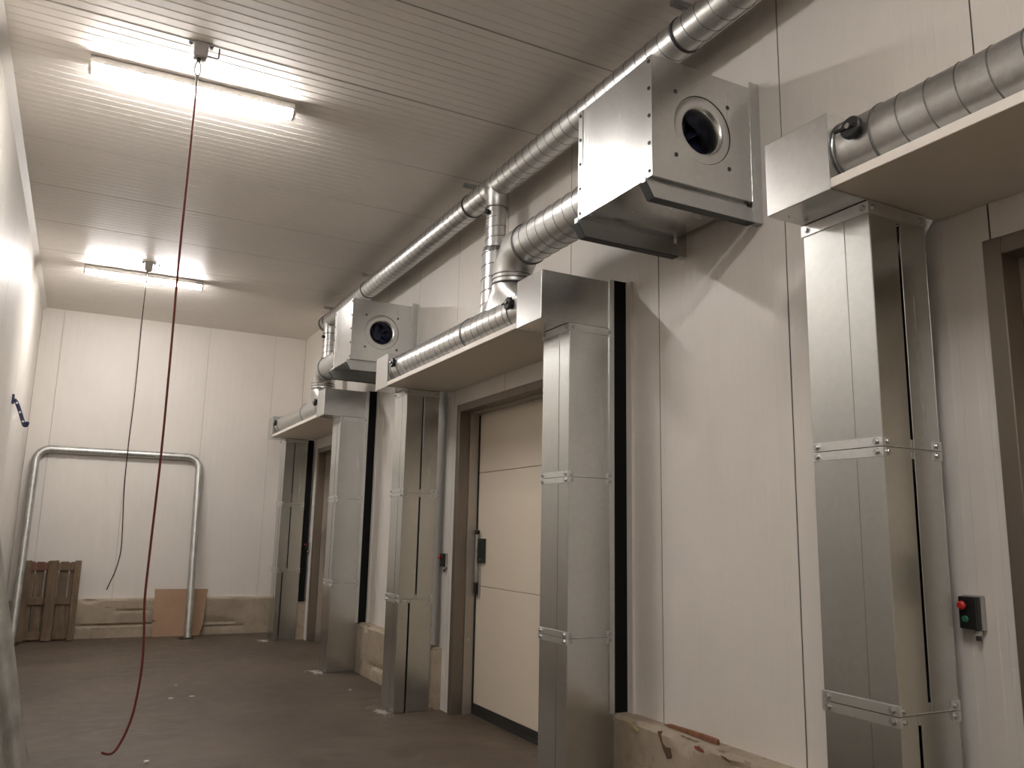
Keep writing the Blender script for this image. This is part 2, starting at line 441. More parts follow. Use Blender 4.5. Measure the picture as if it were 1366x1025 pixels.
# ------------------------------------------------------------------ doors
def door(k):
    y0, y1 = 4.66+PER*k, 6.86+PER*k
    d = bpy.data.objects.new('door_%d' % (k+2), None); COL.objects.link(d); d.location = (3.2, (y0+y1)/2, 0); struct(d)
    J = 0.07
    for a, b in ((y1-J, y1), (y0, y0+J)):                     # outer brown jambs, reveal 0.1 deep
        MB().box(XR-0.006, 3.10, a, b, 0, DTOP).build('jamb', M['frame'], d, 0.003)
    MB().box(XR-0.005, 3.10, y0+J, y1-J, DTOP-J, DTOP-0.001).build('lintel', M['frame'], d, 0.003)
    for s_, a in ((1, y1-J), (-1, y0+J)):                     # inner lighter guide rails
        r_ = MB(); a0, a1 = sorted((a, a-s_*0.012)); r_.box(3.101, 3.185, a0, a1, 0, DTOP-J)
        g = r_.build('guide_rail', M['frame2'], d)
        q = MB(); a0, a1 = sorted((a, a-s_*0.022)); q.box(3.186, 3.199, a0, a1, 0.02, DTOP-J-0.02)
        q.build('seal_strip', M['seal'], g)
        MB().box(3.10, 3.30, *sorted((a, a+s_*0.05)), 0, DTOP).build('rail_backing', M['frame'], g)
        for z in (0.28, 0.62):
            bolt(g, (3.14, a-s_*0.012, z), (0, -s_, 0), 0.008)
        MB().box(3.11, 3.15, *sorted((a-s_*0.012, a-s_*0.016)), 0.25, 0.32).build('fixing_plate', M['frame2'], g)
    MB().box(3.105, 3.185, y0+J, y1-J, DTOP-J-0.014, DTOP-J).build('top_rail', M['frame2'], d)
    MB().box(3.10, 3.30, y0, y1, DTOP-J, DTOP).build('lintel_backing', M['frame'], d)
    zs = [0.085, 1.08, 2.08, 2.66]
    for a, b in zip(zs, zs[1:]):
        MB().box(3.20, 3.24, y0+J-0.02, y1-J+0.02, a+0.0015, b-0.0015).build('door_section', M['door'], d, 0.004)
    MB().box(3.194, 3.24, y0+J-0.02, y1-J+0.02, 0.03, 0.085).build('bottom_seal', M['seal'], d)
    MB().box(3.188, 3.24, y0+J-0.01, y1-J+0.01, 0.0, 0.03).build('bottom_seal', M['rubber'], d)
    MB().box(3.24, 3.26, y0, y1, 0, DTOP).build('door_back', M['dark'], d)
    yr = y1-J-0.03                                            # lock: vertical rod with black ends, dark plate, thin spring rod
    lk = MB().box(3.172, 3.2, yr-0.165, yr-0.045, 1.285, 1.495).build('lock_plate', M['lockplate'], d, 0.004)
    MB().tube([(3.165, yr-0.085, 1.46), (3.150, yr-0.095, 1.40), (3.150, yr-0.105, 1.35), (3.165, yr-0.11, 1.31)], 0.007, 8).build('lever', M['plastic'], lk)
    MB().cyl((3.18, yr-0.11, 1.315), (3.162, yr-0.11, 1.315), 0.011, n=10).build('keyhole', M['bolt'], lk)
    rod = MB().box(3.170, 3.19, yr-0.035, yr-0.003, 1.11, 1.53).build('lock_rod', M['flange'], d, 0.003)
    MB().box(3.166, 3.194, yr-0.042, yr+0.002, 1.53, 1.568).build('rod_end', M['plastic'], rod, 0.003)
    MB().box(3.166, 3.194, yr-0.042, yr+0.002, 1.012, 1.11).build('rod_end', M['plastic'], rod, 0.003)
    MB().cyl((3.186, yr-0.07, 0.97), (3.186, yr-0.07, 1.54), 0.006, n=8).build('spring_rod', M['frame2'], d)
for k in (-1, 0, 1): door(k)

# ------------------------------------------------------------------ duct columns: three sheet-steel sections and a box head
PX0, PX1, PW = 2.56, 2.885, 0.32
CX0, CZ0, CZ1 = 2.357, 2.836, 3.146
JZB = set()
JZ = [0.003, 0.955, 1.888, CZ0-0.002]
def section(col, y0, z0, z1, slot_side, slot_x, first, last):
    """one section: folded sheets round a hollow, an air slot on the face towards the door"""
    t = 0.004; y1 = y0+PW; sh = MB()
    ya, yb = (y0, y0+t) if slot_side < 0 else (y1-t, y1)      # slotted face
    yc, yd = (y1-t, y1) if slot_side < 0 else (y0, y0+t)      # plain face
    g = 0.008
    zt0, zt1 = z0+(0.0 if first else 0.035), z1-(0.06 if last else 0.035)
    sh.box(PX0, PX0+t, y0, y1, z0, z1).box(PX1-t, PX1, y0, y1, z0, z1)
    sh.box(PX0+t, PX1-t, yc, yd, z0, z1)
    sh.box(PX0+t, slot_x-g, ya, yb, z0, z1).box(slot_x+g, PX1-t, ya, yb, z0, z1)
    if zt0 > z0: sh.box(slot_x-g, slot_x+g, ya, yb, z0, zt0)
    sh.box(slot_x-g, slot_x+g, ya, yb, zt1, z1)
    lip = (ya+t, ya+0.03) if slot_side < 0 else (yb-0.03, yb-t)
    sh.box(slot_x-g-0.003, slot_x-g, lip[0], lip[1], z0, z1)
    # standing seam on the hall side
    sy = y0+0.115
    sh.box(PX0-0.0025, PX0, sy, sy+0.006, z0+0.04, z1-0.04)
    return sh.build('duct_section', M['galv'], col, 0.0015)
def flange_ring(sec, y0, z0, z1, slot_side, sl=None):
    t = 0.006; y1 = y0+PW; r_ = MB()
    r_.box(PX0-t, PX0, y0-t, y1+t, z0, z1)
    for ya, yb in ((y0-t, y0), (y1, y1+t)):
        if (z1-z0) > 0.04: r_.box(PX0, PX1, ya, yb, z0, z1)
        else: r_.box(PX1-0.05, PX1, ya, yb, z0, z1).box(PX0, PX0+0.012, ya, yb, z0, z1)
    e = 0.002
    r_.box(PX0+0.012, PX1-0.05, y0-0.005, y0, z0 if z0 in JZB else z1-e, (z0+e) if z0 in JZB else z1)
    f = r_.build('flange', M['flange'], sec)
    zm = (z0+z1)/2
    for y in (y0+0.022, y1-0.022): bolt(sec, (PX0-t, y, zm), (-1, 0, 0), 0.010, 0.010)
    for x in (PX0+0.022, PX1-0.03): bolt(sec, (x, y0-t, zm), (0, -1, 0))
    return f
def column(k, far, label):
    y0 = (7.02 if far else 4.18) + PER*k; y1 = y0+PW
    ss = -1 if far else 1
    col = thing('duct_column', ((PX0+PX1)/2, y0+PW/2, 0), label, 'air duct', 'sheet steel duct columns beside the doors')
    xs = [2.665, 2.725, 2.725] if not (far and k == 1) else [2.64, 2.70, 2.70]
    for i in range(3):
        z0, z1 = JZ[i]+(0.0015 if i else 0), JZ[i+1]-0.0015
        sec = section(col, y0, z0, z1, ss, xs[i], i == 0, i == 2)
        if i > 0: JZB.add(z0)
        if i > 0: flange_ring(sec, y0, z0, z0+0.034, ss)
        if i < 2: flange_ring(sec, y0, z1-0.034, z1, ss)
        else: flange_ring(sec, y0, z1-0.045, z1, ss)
    # head box
    hd = MB().box(CX0, PX1, y0, y1, CZ0, CZ1).build('head_box', M['galv_box'], col, 0.003, seg=2)
    if not far:
        MB().box(2.852, PX1+0.002, y0-0.008, y0-0.001, KZ, CZ1+0.012).build('edge_angle', M['flange'], col)
        MB().box(PX1+0.002, XR-0.001, y0-0.006, y0+0.014, KZ+0.002, CZ1+0.012).build('black_filler', M['black'], col)
        MB().box(XR-0.022, XR-0.002, y0-0.062, y0-0.008, KZ, CZ1+0.005).build('wall_angle', M['trim'], col)
    elif k == 1:
        MB().box(PX1+0.002, XR-0.03, y0-0.004, y0+0.014, KZ+0.002, CZ0-0.004).build('black_filler', M['black'], col)
    return col
column(-1, True, 'nearest duct column, at the right edge of the photo beside the red and green push buttons')
column(0, False, 'wide bright duct column right of the middle door, with a black strip down its side')
column(0, True, 'slotted duct column left of the middle door, standing clear of any black strip')
column(1, False, 'duct column in front of the farthest door, with a narrow black strip down its side')
column(1, True, 'farthest duct column, slim and slotted, closest to the back wall')

# ------------------------------------------------------------------ soffit boards over the doors and the spiral ducts lying on them
SX, SZ, SR = 2.503, 3.013, 0.125
BY = [(-0.52, 2.02, -1), (4.50, 7.02, 0), (4.50+PER, 7.02+PER, 1)]
bl = {-1: 'long cream soffit board overhead at the right edge, seen from below above the nearest door',
      0: 'cream soffit board above the middle door, spanning between its two duct columns',
      1: 'small far cream soffit board above the farthest door near the back wall'}
dl = {-1: 'large dull spiral duct at the upper right edge lying on the nearest soffit board',
      0: 'spiral duct lying on the soffit board over the middle door, under the forked branch',
      1: 'short plain far duct lying on the farthest soffit board by the back wall'}
def damper(parent, p, ax, size=1.0):
    """black round hand wheel with a lever on the duct's side"""
    p = Vector(p); ax = Vector(ax); r_ = 0.043*size
    h = MB().lathe(p, ax, [(0, r_*0.8), (0.012, r_*0.85), (0.014, r_), (0.03, r_), (0.034, r_*0.9), (0.034, r_*0.3)], 16, True, True).build('damper_knob', M['plastic'], parent)
    t = MB(); q = p + ax*0.036
    a = Vector((0, 1, 0.05)).normalized()
    t.cyl(q - a*r_*0.5, q + a*r_*1.45, 0.007*size, n=8)
    t.build('lever', M['plastic'], h)
    MB().cyl(p + ax*0.030, p + ax*0.046, 0.011*size, n=8).build('wing_nut', M['bolt'], h)
    return h
for y0, y1, k in BY:
    a = MB().box(CX0+0.004, XR-0.003, y0+0.002, y1-0.002, 2.842, 2.880).build('soffit_board', M['board'], None, 0.002)
    tag(recentre(a), bl[k], 'board', 'soffit boards over the doors')
    d = thing('spiral_duct', (SX, (y0+y1)/2, SZ-SR), dl[k], 'air duct', 'spiral ducts on the soffit boards')
    MB().cyl((SX, y0+0.001, SZ), (SX, y1-0.001, SZ), SR, n=40, cap0=False, cap1=False).build('pipe', M['spiral'], d)
    if k != 1:
        MB().helix((SX, y0+0.2, SZ), (SX, y1-0.2, SZ), SR, 0.11 if k == -1 else 0.10, 0.004, 0.003 if k else 0.002, 28, 1.0).build('seam', M['seam'], d)
    for yy, s_ in ((y0, 1), (y1, -1)):
        if k == -1 and s_ == 1: continue
        for off in (0.03, 0.185):
            MB().lathe((SX, yy+s_*off-0.006, SZ), (0, 1, 0), [(0, SR), (0.003, SR+0.005), (0.009, SR+0.005), (0.012, SR)], 32).build('collar', M['seam'], d)
        damper(d, (SX-SR+0.004, yy+s_*0.125, SZ+0.02), (-1, 0, 0.1))

# ------------------------------------------------------------------ fan boxes on the wall, their duct and forked branch
FX0, FX1, FZ0, FZ1 = 2.29, 2.93, 3.265, 3.908
def fan(k, label, dlabel):
    y0, y1 = 2.98+PER*k, 3.652+PER*k
    f = thing('fan_box', ((FX0+FX1)/2, (y0+y1)/2, FZ0-0.11), label, 'fan box', 'fan boxes on the right wall')
    t = 0.004
    MB().box(FX0+t, FX1-t, y0+t, y1-t, FZ0+0.10, FZ0+0.104).build('inner_floor', M['dark'], f)
    cs = MB()
    cs.box(FX0, FX0+t, y0+0.04, y1-0.04, FZ0, FZ1)                       # hall-side panel
    cs.box(FX0, FX1, y1-t, y1, FZ0, FZ1).box(FX0, FX1, y0+t, y1-t, FZ1-t, FZ1).box(FX0+t, FX1, y0+t, y1-t, FZ0, FZ0+t).box(FX1-t, FX1, y0, y1, FZ0, FZ1)
    cs.build('casing', M['galv_box'], f, 0.002)
    for a, b in ((y0, y0+0.042), (y1-0.042, y1)):                        # screwed edge strips of the hall-side panel
        e = MB().box(FX0-0.004, FX0+0.002, a, b, FZ0, FZ1).build('edge_strip', M['galv_box'], f, 0.001)
        for i in range(5): bolt(e, (FX0-0.004, (a+b)/2, FZ0+0.03+i*(FZ1-FZ0-0.06)/4), (-1, 0, 0), 0.007, 0.006, 'darkbolt', 'screw')
    # front panel with a round opening
    cx, cz, R = 2.608, 3.582, 0.125
    n = 48; fp = MB()
    sq = []
    for i in range(n):
        a = 2*PI*i/n; dx, dz = math.cos(a), math.sin(a)
        s1 = min(((FX1-cx)/dx if dx > 1e-6 else (FX0-cx)/dx if dx < -1e-6 else 9), ((FZ1-cz)/dz if dz > 1e-6 else (FZ0-cz)/dz if dz < -1e-6 else 9))
        sq.append((cx+dx*s1, cz+dz*s1))
    def near(x_, z_):
        j = min(range(n), key=lambda i: (sq[i][0]-x_)**2+(sq[i][1]-z_)**2); sq[j] = (x_, z_)
    for x_ in (FX0, FX1):
        for z_ in (FZ0, FZ1): near(x_, z_)
    r1 = [(cx+math.cos(2*PI*i/n)*0.183, y0, cz+math.sin(2*PI*i/n)*0.183) for i in range(n)]
    fp.rings([[(x_, y0+t, z_) for x_, z_ in sq], [(x_, y0, z_) for x_, z_ in sq], r1], False, False, False)
    fp.build('front_panel', M['galv_box'], f)
    rg = MB().lathe((cx, y0, cz), (0, 1, 0), [(0.006, 0.180), (0.003, 0.180), (0.0025, 0.178), (0.0015, 0.142), (0.003, 0.134), (0.008, 0.126), (0.018, 0.119), (0.034, 0.114), (0.06, 0.110), (0.10, 0.108), (0.14, 0.108)], 48).build('inlet_ring', M['galv_box'], f)
    wh = MB().lathe((cx, y0+0.17, cz), (0, 1, 0), [(0.02, 0.124), (0.021, 0.05), (0.0, 0.045), (0.0, 0.001)], 32, False, True).build('fan_wheel', M['fanblue'], f)
    for i in range(7):
        a = 2*PI*i/7; ca, sa = math.cos(a), math.sin(a)
        P = lambda u, v, h: (cx+ca*u-sa*v, y0+0.17+h, cz+sa*u+ca*v)
        MB().prism([(0.045, -0.012), (0.115, -0.035), (0.12, 0.01), (0.045, 0.012)], lambda u, v, h: P(u, v, h+v*0.5), -0.008, -0.004).build('blade', M['fanblue'], wh)
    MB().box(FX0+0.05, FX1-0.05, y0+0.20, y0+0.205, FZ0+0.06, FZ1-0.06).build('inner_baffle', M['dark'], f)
    for x_, z_ in ((2.435, 3.748), (2.776, 3.752), (2.435, 3.408), (2.778, 3.411)):
        bolt(f, (x_, y0, z_), (0, -1, 0), 0.008, 0.006, 'darkbolt', 'screw')
    # two support brackets: wall plate and an arm with a mitred nose
    for yb, s_ in ((y0-0.002, 1), (y1-0.06, 1)):
        br = MB()
        P = lambda u, v, h: (u, h, v)
        br.prism([(2.25, 3.228), (2.295, 3.155), (2.93, 3.155), (2.93, 3.228)], P, yb+0.004, yb)
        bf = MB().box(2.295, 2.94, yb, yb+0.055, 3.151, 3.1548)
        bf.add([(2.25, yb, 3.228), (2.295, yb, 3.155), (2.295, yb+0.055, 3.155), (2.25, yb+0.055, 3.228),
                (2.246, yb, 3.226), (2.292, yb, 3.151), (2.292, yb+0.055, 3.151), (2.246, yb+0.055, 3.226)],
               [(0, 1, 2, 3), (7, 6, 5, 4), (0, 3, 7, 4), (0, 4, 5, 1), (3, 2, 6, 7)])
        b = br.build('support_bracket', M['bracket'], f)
        bf.build('bottom_flange', M['bracket_shade'], b)  # underside and nose, with their shade painted in
        MB().box(2.262, 2.93, yb+0.03, yb+0.055, 3.2285, 3.2645).build('rubber_pad', M['bracket'], b)
        MB().box(2.93, XR-0.001, yb, yb+0.005, 3.158, 3.945 if yb < y0 else 3.945).build('wall_plate', M['galv_box'], b)
        MB().box(2.94, XR-0.001, yb+0.005, yb+0.05, 3.158, 3.20).build('wall_foot', M['bracket'], b)
    # duct from the far side of the box, mitred elbow, collar bands, flared saddle
    zp, r_ = 3.468, 0.136; yj = PER*k
    D = thing('fan_duct', (SX, 4.85+yj, 3.10), dlabel, 'air duct', 'ducts from the fan boxes')
    MB().cyl((SX, y1+0.001, zp), (SX, 4.62+yj, zp), r_, n=40, cap0=False, cap1=False).build('pipe', M['spiral'], D)
    if k == 0:
        MB().helix((SX, y1+0.01, zp), (SX, 4.60+yj, zp), r_, 0.11, 0.004, 0.0025, 28).build('seam', M['seam'], D)
    el = MB().tube([(SX, 4.61+yj, zp), (SX, 4.735+yj, zp), (SX, 4.85+yj, 3.353), (SX, 4.85+yj, 3.235)], r_+0.003, 40, False, False)
    e = el.build('elbow', M['spiral'], D, 0, 60)
    for pp, dd in (((SX, 4.61+yj, zp), (0, 1, 0)), ((SX, 4.85+yj, 3.300), (0, 0, -1)), ((SX, 4.85+yj, 3.270), (0, 0, -1)), ((SX, 4.85+yj, 3.238), (0, 0, -1))):
        MB().lathe(pp, dd, [(-0.006, r_+0.002), (-0.003, r_+0.008), (0.003, r_+0.008), (0.006, r_+0.002)], 40).build('collar', M['seam'], e)
    sd = MB(); rr = []
    for i, (z, hy, hx) in enumerate(((3.24, 0.137, 0.137), (3.20, 0.15, 0.135), (3.15, 0.21, 0.127), (3.10, 0.28, 0.105), (3.07, 0.33, 0.108), (3.02, 0.345, 0.126))):
        ring = []
        for j in range(40):
            a = 2*PI*j/40; ca, sa = math.cos(a), math.sin(a)
            p_ = 2.0 if i < 2 else 2.0
            ring.append((SX+hx*ca, 4.86+yj+hy*sa*(1.55 if (sa > 0 and i > 1) else 1.0), z))
        rr.append(ring)
    sd.rings(rr, False, False).build('saddle', M['spiral'], D, 0, 50)
    MB().lathe((SX, 5.44+yj, SZ), (0, 1, 0), [(-0.006, SR+0.001), (-0.003, SR+0.006), (0.003, SR+0.006), (0.006, SR+0.001)], 40).build('collar', M['seam'], D)
fan(0, 'large galvanised fan box high on the right wall, its left side brightly lit', 'fat ringed duct leaving the large fan box, bending down into a forked branch')
fan(1, 'smaller looking far fan box with dark round inlet, near the end of the ceiling duct', 'plain bent duct below the far fan box, going down behind a head box')

# ------------------------------------------------------------------ long ceiling duct, clamps and the two drop pipes
QX, QZ, QR = 2.75, 4.33, 0.101
Q = thing('ceiling_duct', (QX, 3.0, QZ-QR), 'long straight spiral duct under the ceiling along the top of the right wall', 'air duct')
MB().cyl((QX, YF+0.02, QZ), (QX, 10.90, QZ), QR, n=36, cap0=False, cap1=True).build('pipe', M['spiral'], Q)
MB().helix((QX, -1.0, QZ), (QX, 10.85, QZ), QR, 0.108, 0.004, 0.002, 24).build('seam', M['seam'], Q)
MB().lathe((QX, 10.86, QZ), (0, 1, 0), [(0, QR+0.001), (0.0, QR+0.008), (0.05, QR+0.008), (0.055, QR-0.01), (0.055, 0.001)], 36).build('end_cap', M['seam'], Q)
for y in (0.3, 3.27, 6.11, 9.0, 10.70):
    cl = MB().lathe((QX, y-0.009, QZ), (0, 1, 0), [(0, QR+0.001), (0.001, QR+0.006), (0.017, QR+0.006), (0.018, QR+0.001)], 36).build('pipe_clamp', M['rubber'], Q)
    MB().box(2.66, XR-0.002, y-0.02, y+0.02, 4.49, 4.52).build('rail', M['bracket'], cl)
    MB().cyl((QX, y, QZ+QR), (QX, y, 4.49), 0.006, n=8).build('threaded_rod', M['bolt'], cl)
    MB().box(XR-0.012, XR-0.001, y-0.035, y+0.035, 4.45, 4.56).build('rail_foot', M['bracket'], cl)
def drop(k, label):
    y = 5.64+PER*k; x = QX
    D = thing('drop_duct', (x, y, 2.885), label, 'air duct', 'vertical ducts from the ceiling duct')
    tee = MB(); rr = []
    for z, hx, hy in ((4.345, 0.1, 0.15), (4.29, 0.1005, 0.125), (4.24, 0.098, 0.10), (4.21, 0.088, 0.088), (4.13, 0.088, 0.088)):
        rr.append([(x+hx*math.cos(2*PI*i/32), y+hy*math.sin(2*PI*i/32), z) for i in range(32)])
    tee.rings(rr, False, False).build('tee_saddle', M['spiral'], D, 0, 50)
    MB().cyl((x, y, 4.14), (x, y, 3.79), 0.082, n=32, cap0=False, cap1=False).build('upper_pipe', M['spiral'], D)
    MB().lathe((x, y, 3.80), (0, 0, -1), [(0, 0.082), (0.004, 0.094), (0.018, 0.099), (0.03, 0.101), (0.04, 0.1015)], 32).build('reducer', M['seam'], D)
    lp = MB().cyl((x, y+0.01, 3.785), (x, y+0.02, 2.887), 0.1, n=32, cap0=True, cap1=True).build('lower_pipe', M['spiral'], D)
    MB().helix((x, y+0.01, 3.76), (x, y+0.02, 2.9), 0.1, 0.105, 0.005, 0.0035, 24, 2).build('seam', M['seam'], lp)
    MB().helix((x, y, 4.05), (x, y, 3.81), 0.082, 0.085, 0.004, 0.003, 24, 2).build('seam', M['seam'], D)
    MB().lathe((x, y, 4.135), (0, 0, -1), [(-0.005, 0.088), (-0.002, 0.092), (0.003, 0.092), (0.005, 0.082)], 32).build('collar', M['seam'], D)
    damper(D, (x-0.076, y-0.02, 4.085), (-0.95, -0.3, 0), 0.5)
drop(0, 'vertical duct dropping from the ceiling duct behind the fat bent fan duct')
drop(1, 'far short vertical duct dropping from the ceiling duct end beside the far fan box')

# ------------------------------------------------------------------ lamps and pull-cord switches under the ceiling
def lamp(y, label, lit, rot=0.0, x=0.425):
    L = thing('ceiling_light', (x, y, ZC-0.1), label, 'lamp', 'strip lights on the ceiling')
    l2 = 0.665
    h = MB()
    P = lambda u, v, hh: (x+hh, y+u, ZC+v)
    h.prism([(-0.062, -0.058), (-0.05, -0.004), (0.05, -0.004), (0.062, -0.058)][::-1], P, -l2, l2)
    h.build('housing', M['housing'], L, 0.004)
    d = MB(); prof = [(-0.054, -0.059), (-0.054, -0.070), (-0.044, -0.090), (-0.025, -0.100), (0.025, -0.100), (0.044, -0.090), (0.054, -0.070), (0.054, -0.059)]
    rr = [[(x+u, y+a, ZC+b) for a, b in prof] for u in (-l2+0.018, l2-0.018)]
    d.rings(rr, True, True).build('diffuser', M['lamp'] if lit else M['lamp_back'], L, 0, 50)
    for s_ in (-1, 1):
        e0, e1 = sorted((x+s_*(l2-0.017), x+s_*(l2+0.004)))
        MB().prism([(-0.062, -0.058), (-0.058, -0.074), (-0.047, -0.094), (-0.026, -0.104), (0.026, -0.104), (0.047, -0.094), (0.058, -0.074), (0.062, -0.058)], lambda u, v, hh: (hh, y+u, ZC+v), e0, e1).build('end_cap', M['housing'], L, 0.003)
    if rot: L.rotation_euler = (0, 0, rot)
lamp(5.655, 'near bright strip light on the ceiling, the bigger one in the photo', True, -0.03)
lamp(10.62, 'far bright strip light on the ceiling, nearer the back wall', True, -0.02)
lamp(0.65, 'strip light on the ceiling overhead, out of view behind the camera', False)
lamp(-4.3, 'strip light on the ceiling at the other end of the hall', False)

def pull_switch(x, y, label):
    T = thing('pull_switch', (x, y, ZC-0.12), label, 'switch', 'pull-cord switches on the ceiling')
    MB().box(x-0.042, x+0.042, y-0.035, y+0.035, ZC-0.105, ZC-0.002).build('housing', M['switch'], T, 0.008, seg=2)
    MB().box(x-0.075, x+0.075, y-0.02, y+0.02, ZC-0.012, ZC-0.002).build('mounting_plate', M['switch'], T, 0.002)
    for s_ in (-1, 1): bolt(T, (x+s_*0.062, y, ZC-0.012), (0, 0, -1), 0.009, 0.012, 'darkbolt', 'screw')
    MB().cyl((x-0.008, y, ZC-0.105), (x-0.008, y, ZC-0.125), 0.012, n=10).build('cord_guide', M['darkbolt'], T)
    MB().box(x+0.008, x+0.03, y-0.012, y+0.012, ZC-0.118, ZC-0.105).build('lug', M['switch'], T, 0.002)
    MB().tube([(x+0.042, y, ZC-0.075), (x+0.10, y, ZC-0.075), (x+0.108, y, ZC-0.07), (x+0.11, y, ZC-0.06), (x+0.11, y, ZC-0.004)], 0.005, 8).build('conduit', M['darkbolt'], T)
    return T
pull_switch(0.388, 5.145, 'grey pull-cord switch on the ceiling in front of the near strip light')
pull_switch(0.428, 10.111, 'small grey pull-cord switch on the ceiling in front of the far strip light')

def catmull(P, n=8):
    P = [Vector(p) for p in P]; Q_ = [P[0]*2-P[1]] + P + [P[-1]*2-P[-2]]; out = []
    for i in range(1, len(Q_)-2):
        a, b, c_, d = Q_[i-1:i+3]
        for j in range(n):
            t = j/n
            out.append(0.5*((2*b) + (c_-a)*t + (2*a-5*b+4*c_-d)*t*t + (3*b-a-3*c_+d)*t**3))
    out.append(P[-1]); return out
def rope(x, y, pts, mat, r, label):
    R_ = thing('pull_rope', (x, y, pts[-1][2]), label, 'rope', 'ropes hanging from the pull-cord switches')
    MB().tube(catmull(pts), r, 7).build('cord', M[mat], R_)
    z = ZC-0.125
    lp = [(x-0.008+0.02*math.sin(t)*(1 if t < PI else 1)*0.9, y, z-0.055+0.05*math.cos(t)*1.0) for t in [2*PI*i/16 for i in range(17)]]
    MB().tube(lp, 0.0045, 6).build('wire_loop', M['steelwire'], R_)
    MB().cyl((x-0.008, y, z-0.095), (x-0.008, y, z-0.21), 0.010, 0.006, n=8).build('sleeve', M['steelwire'], R_)
rope(0.388, 5.145, [(0.380, 5.145, 4.30), (0.383, 5.145, 4.1), (0.379, 5.145, 3.2), (0.384, 5.145, 2.6), (0.386, 5.145, 1.98), (0.377, 5.145, 1.4), (0.375, 5.145, 1.139), (0.389, 5.14, 0.936), (0.392, 5.13, 0.75), (0.374, 5.12, 0.56), (0.345, 5.11, 0.45), (0.310, 5.10, 0.375), (0.285, 5.095, 0.348), (0.258, 5.09, 0.348), (0.233, 5.09, 0.358)],
     'rope', 0.0068, 'long red pull rope nearest the camera, its end curling just above the floor')
rope(0.428, 10.111, [(0.420, 10.111, 4.30), (0.416, 10.111, 3.9), (0.421, 10.111, 3.06), (0.412, 10.111, 2.4), (0.415, 10.111, 1.96), (0.440, 10.111, 1.5), (0.446, 10.111, 1.25), (0.415, 10.10, 1.06), (0.372, 10.09, 0.93), (0.346, 10.09, 0.852)],
     'rope_dark', 0.0062, 'thin dark pull rope farther back, ending higher than the long red rope')

# ------------------------------------------------------------------ push-button boxes
def button_box(k, label):
    y = 1.985+PER*(k+1); z0, z1 = 1.235, 1.352
    B = thing('push_button_box', (XR, y, z0), label, 'switch', 'push-button boxes beside the doors')
    MB().box(2.978, XR-0.001, y-0.042, y+0.036, z0-0.004, z1+0.004).build('back_box', M['grey_pl'], B, 0.003)
    MB().box(2.950, 2.978, y-0.036, y+0.036, z0, z1).build('cover', M['plastic'], B, 0.005, seg=2)
    MB().lathe((2.950, y+0.012, z1-0.032), (-1, 0, 0), [(0, 0.008), (0.012, 0.008), (0.013, 0.016), (0.02, 0.016), (0.026, 0.010)], 16, True, True).build('stop_button', M['red'], B)['label'] = 'red mushroom button'
    MB().lathe((2.950, y+0.010, z0+0.036), (-1, 0, 0), [(0, 0.012), (0.004, 0.012), (0.006, 0.009)], 16, True, True).build('start_button', M['green'], B)['label'] = 'green flat button'
    g = MB().cyl((2.975, y-0.02, z0-0.004), (2.975, y-0.02, z0-0.022), 0.013, n=10).build('cable_gland', M['grey_pl'], B)
    MB().cyl((2.975, y-0.02, z0-0.022), (2.975, y-0.02, z0-0.04), 0.009, n=10).build('gland_nut', M['plastic'], g)
button_box(-1, 'black push-button box with red and green buttons at the right edge, beside the nearest column')
button_box(0, 'small dark push-button box on the wall left of the middle door')
button_box(1, 'tiny dark push-button box beside the farthest door')

# ------------------------------------------------------------------ hoop, leaning tube, pallet, hardboard
def arc(cx, cz, r, a0, a1, n=8): return [(cx+r*math.cos(a0+(a1-a0)*i/n), cz+r*math.sin(a0+(a1-a0)*i/n)) for i in range(n+1)]
HB, HT, HR = 12.60, 13.035, 0.05
xz = [(-0.605, 0.012)] + arc(-0.605+0.17, 2.565-0.17, 0.17, PI, PI/2) + arc(1.517-0.17, 2.565-0.17, 0.17, PI/2, 0) + [(1.517, 0.012)]
H = thing('guard_hoop', (0.45, HB, 0), 'galvanised tube hoop leaning against the back wall above the pallet', 'barrier')
MB().tube([(x_, HB+(HT-HB)*z_/2.565, z_) for x_, z_ in xz], HR, 20).build('tube', M['tube'], H, 0, 40)
for x_ in (-0.605, 1.517):
    MB().box(x_-0.11, x_+0.08, HB-0.06, HB+0.08, 0.0, 0.013).build('foot_plate', M['rubber'], H)
T = thing('leaning_tube', (-0.05, 4.8, 0), 'galvanised tube close to the camera at the left edge, leaning against the left wall', 'pole')
MB().tube([(-0.05, 4.8, 0.015), (-0.14, 4.8, 0.39), (-0.405, 4.8, 1.57), (-0.696, 4.8, 2.86)], HR, 24).build('tube', M['tube'], T, 0, 40)
MB().box(-0.13, 0.05, 4.72, 4.88, 0.0, 0.013).build('foot_plate', M['darkbolt'], T)

# pallet standing on end, underside to the hall
PL = thing('wooden_pallet', (-0.22, 12.86, 0), 'weathered wooden pallet standing on end against the back wall', 'pallet')
tilt = math.radians(5.0)
def pplank(name, x0, x1, d0, d1, z0, z1, mat='wood'):
    m_ = MB().box(x0, x1, 12.80+d0, 12.80+d1, z0, z1)
    rnd = random.uniform
    m_.v = [(a+rnd(-.004, .004), b, c_+rnd(-.004, .004)) for a, b, c_ in m_.v]
    R0 = []
    for a, b, c_ in m_.v:
        b0 = b-12.80; R0.append((a, 12.80+b0*math.cos(tilt)+c_*math.sin(tilt), max(0.0, -b0*math.sin(tilt)+c_*math.cos(tilt)+0.011)))
    m_.v = R0
    return m_.build(name, M[mat], PL, 0.003)
px0, px1, ph = -0.565, 0.10, 1.045
for a, b in ((px0, px0+0.075), (-0.29, -0.17), (px1-0.078, px1)):
    pplank('runner', a, b, 0.0, 0.02, 0.0, ph)
